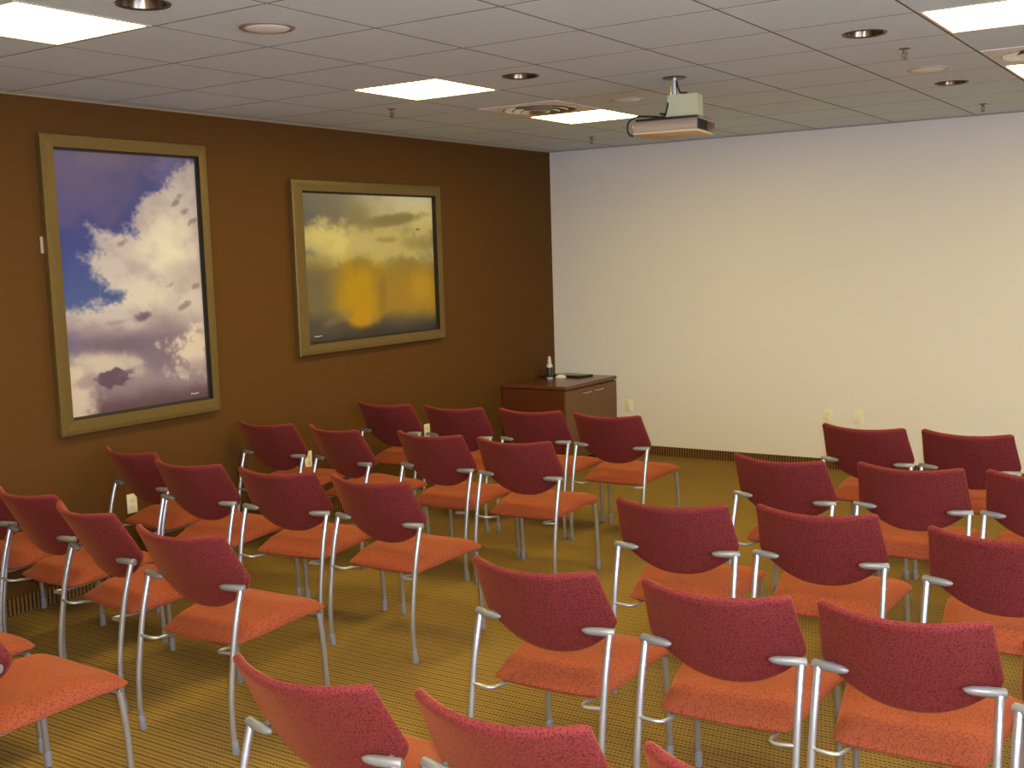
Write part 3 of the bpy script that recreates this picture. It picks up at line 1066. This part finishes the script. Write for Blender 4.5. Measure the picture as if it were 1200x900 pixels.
def back_mesh():
    bm = bmesh.new()
    NS, NQ = 30, 18
    ss = [math.sin((-1 + 2 * i / NS) * math.pi / 2) for i in range(NS + 1)]
    qs = [0.5 - 0.5 * math.cos(math.pi * j / NQ) for j in range(NQ + 1)]

    def pt(s, q, side):
        p = back_surface(s, q)
        e = 1e-3
        a = back_surface(min(1, s + e), q) - back_surface(max(-1, s - e), q)
        b = back_surface(s, min(1, q + e)) - back_surface(s, max(0, q - e))
        n = a.cross(b)
        n.normalize()
        span = max(0.02, (back_surface(s, 1) - back_surface(s, 0)).length)
        d = min((1 - abs(s)) * 0.25, q * span, (1 - q) * span)
        h = 0.0135 * math.sqrt(max(0, 1 - (1 - min(1, d / 0.014)) ** 2))
        return p + n * (h * side)
    f = [[bm.verts.new(pt(s, q, 1)) for s in ss] for q in qs]
    b = [[bm.verts.new(pt(s, q, -1)) for s in ss] for q in qs]
    for j in range(NQ):
        for i in range(NS):
            bm.faces.new((f[j][i], f[j][i + 1], f[j + 1][i + 1], f[j + 1][i]))
            bm.faces.new((b[j][i], b[j + 1][i], b[j + 1][i + 1], b[j][i + 1]))
    bmesh.ops.remove_doubles(bm, verts=bm.verts[:], dist=0.0003)
    return bm


REAR = [(0.0, 0.0), (0.06, -0.006), (0.12, -0.009), (0.22, -0.006), (0.34, 0.010), (0.47, 0.034), (0.56, 0.058), (0.622, 0.078)]
PADZ, PADY = 0.628, 0.080


def make_chair():
    t_ = thing('conference_chair', 'red chair', 'chair')
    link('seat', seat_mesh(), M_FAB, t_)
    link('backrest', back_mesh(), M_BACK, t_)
    for s in (-1, 1):
        x0, x1 = 0.256, 0.252
        pts = spline([(s * (x0 + (x1 - x0) * z / 0.62), y, z) for z, y in REAR], 5)
        bm = bmesh.new()
        tube(bm, pts, 0.0118, 14)
        # sleeve ring where the upper tube meets the lower one
        tube(bm, [(s * 0.2525, 0.0535, 0.545), (s * 0.2525, 0.0563, 0.553)], 0.0128, 14)
        rl = link('leg', bm, M_TUBE, t_)
        bm = bmesh.new()
        tube(bm, [(s * x0, 0, 0.0), (s * x0, 0.0, 0.004), (s * x0, -0.005, 0.052), (s * x0, -0.0058, 0.058)], [0.0145, 0.0158, 0.0146, 0.0128], 14)
        link('foot_cap', bm, M_FOOT, rl)
        bm = bmesh.new()
        fp = [(s * 0.254, 0.548, 0.0), (s * 0.254, 0.543, 0.12), (s * 0.253, 0.534, 0.28), (s * 0.250, 0.520, 0.402)]
        tube(bm, spline(fp, 4), 0.0118, 14)
        fl_ = link('leg', bm, M_TUBE, t_)
        bm = bmesh.new()
        tube(bm, [(s * 0.254, 0.548, 0.0), (s * 0.254, 0.548, 0.004), (s * 0.254, 0.546, 0.052), (s * 0.254, 0.5455, 0.058)], [0.0145, 0.0158, 0.0146, 0.0128], 14)
        link('foot_cap', bm, M_FOOT, fl_)
        # bullet-shaped bracket that carries the backrest, pointing inwards behind it
        bm = bmesh.new()
        pp = [(s * 0.2655, 0.0865, PADZ), (s * 0.2645, 0.086, PADZ), (s * 0.22, 0.076, PADZ), (s * 0.185, 0.068, PADZ), (s * 0.170, 0.065, PADZ), (s * 0.161, 0.0635, PADZ + 0.001), (s * 0.157, 0.063, PADZ + 0.001)]
        tube(bm, pp, [0.0135, 0.0148, 0.0148, 0.0135, 0.0105, 0.006, 0.002], 16)
        # stub reaching forward into the backrest
        tube(bm, [(s * 0.215, 0.076, PADZ - 0.003), (s * 0.215, 0.112, PADZ - 0.001)], 0.007, 10)
        link('back_bracket', bm, M_BRACKET, t_)
        # bent rod: from the rear upright inwards, then forward under the seat to the front leg
        bm = bmesh.new()
        rp = [(s * 0.254, 0.016, 0.392), (s * 0.225, 0.012, 0.390), (s * 0.192, 0.012, 0.388), (s * 0.174, 0.026, 0.386), (s * 0.168, 0.055, 0.383), (s * 0.168, 0.12, 0.378), (s * 0.172, 0.28, 0.386), (s * 0.182, 0.44, 0.396), (s * 0.205, 0.505, 0.400), (s * 0.250, 0.521, 0.400)]
        tube(bm, spline(rp, 4), 0.0068, 10)
        link('seat_rail', bm, M_TUBE, t_)
    return t_


def copy_chair(src):
    c = src.copy()
    COL.objects.link(c)
    for ch in src.children:
        d = ch.copy()
        COL.objects.link(d)
        d.parent = c
        for g in ch.children:
            e = g.copy()
            COL.objects.link(e)
            e.parent = d
    return c


NEARW, NEARP = 'block beside the brown wall', 'block away from the pictures'
ROWS = {1: 'front row', 2: 'second row', 3: 'third row', 4: 'fourth row', 5: 'fifth row'}
SEATS = {'La': 'against the wall', 'Lb': 'second from the wall', 'Lc': 'second from the aisle', 'Ld': 'on the aisle',
         'Ra': 'on the aisle', 'Rb': 'second from the aisle', 'Rc': 'third from the aisle', 'Rd': 'fourth from the aisle'}
CHAIRS = [
    ('L1a', 0.433, 6.141, 1.6), ('L1b', 1.022, 6.162, 2.8), ('L1c', 1.602, 6.224, 2.2), ('L1d', 2.178, 6.219, 1.3),
    ('L2a', 0.299, 5.110, 2.1), ('L2b', 0.876, 5.113, -9.0), ('L2c', 1.572, 5.170, -0.1), ('L2d', 2.162, 5.168, 3.7),
    ('L3a', 0.335, 4.033, -4.7), ('L3b', 0.958, 3.905, 3.7), ('L3c', 1.559, 3.943, 6.4), ('L3d', 2.128, 3.972, -0.2),
    ('L4a', 0.282, 3.105, 0.0), ('L4b', 0.822, 3.060, -2.0), ('L4c', 1.400, 2.956, -8.2), ('L4d', 2.123, 2.853, 2.5),
    ('L5c', 1.432, 1.957, 0.0), ('L5d', 2.070, 1.885, -1.0),
    ('R1a', 3.754, 6.334, -3.6), ('R1b', 4.307, 6.330, -3.6), ('R1c', 4.882, 6.275, -3.6),
    ('R2a', 3.661, 5.229, -4.2), ('R2b', 4.276, 5.274, 2.6), ('R2c', 4.836, 5.313, 0.0),
    ('R3a', 3.613, 4.125, 7.6), ('R3b', 4.177, 4.236, 3.4), ('R3c', 4.855, 4.154, -0.1),
    ('R4a', 3.603, 3.074, 2.0), ('R4b', 4.236, 3.105, 3.6), ('R4c', 4.786, 3.139, 2.4), ('R4d', 5.349, 3.058, 0.0),
    ('R5a', 3.595, 1.981, 0.0), ('R5b', 4.170, 2.025, 1.4), ('R5c', 4.778, 2.023, 0.0),
]
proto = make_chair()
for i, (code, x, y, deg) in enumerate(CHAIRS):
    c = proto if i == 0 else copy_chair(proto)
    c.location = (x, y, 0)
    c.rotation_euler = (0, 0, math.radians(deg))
    blk = NEARW if code[0] == 'L' else NEARP
    c['label'] = 'red fabric chair %s, %s of the %s' % (SEATS[code[0] + code[2]], ROWS[int(code[1])], blk)
    c['group'] = 'chairs in the ' + blk
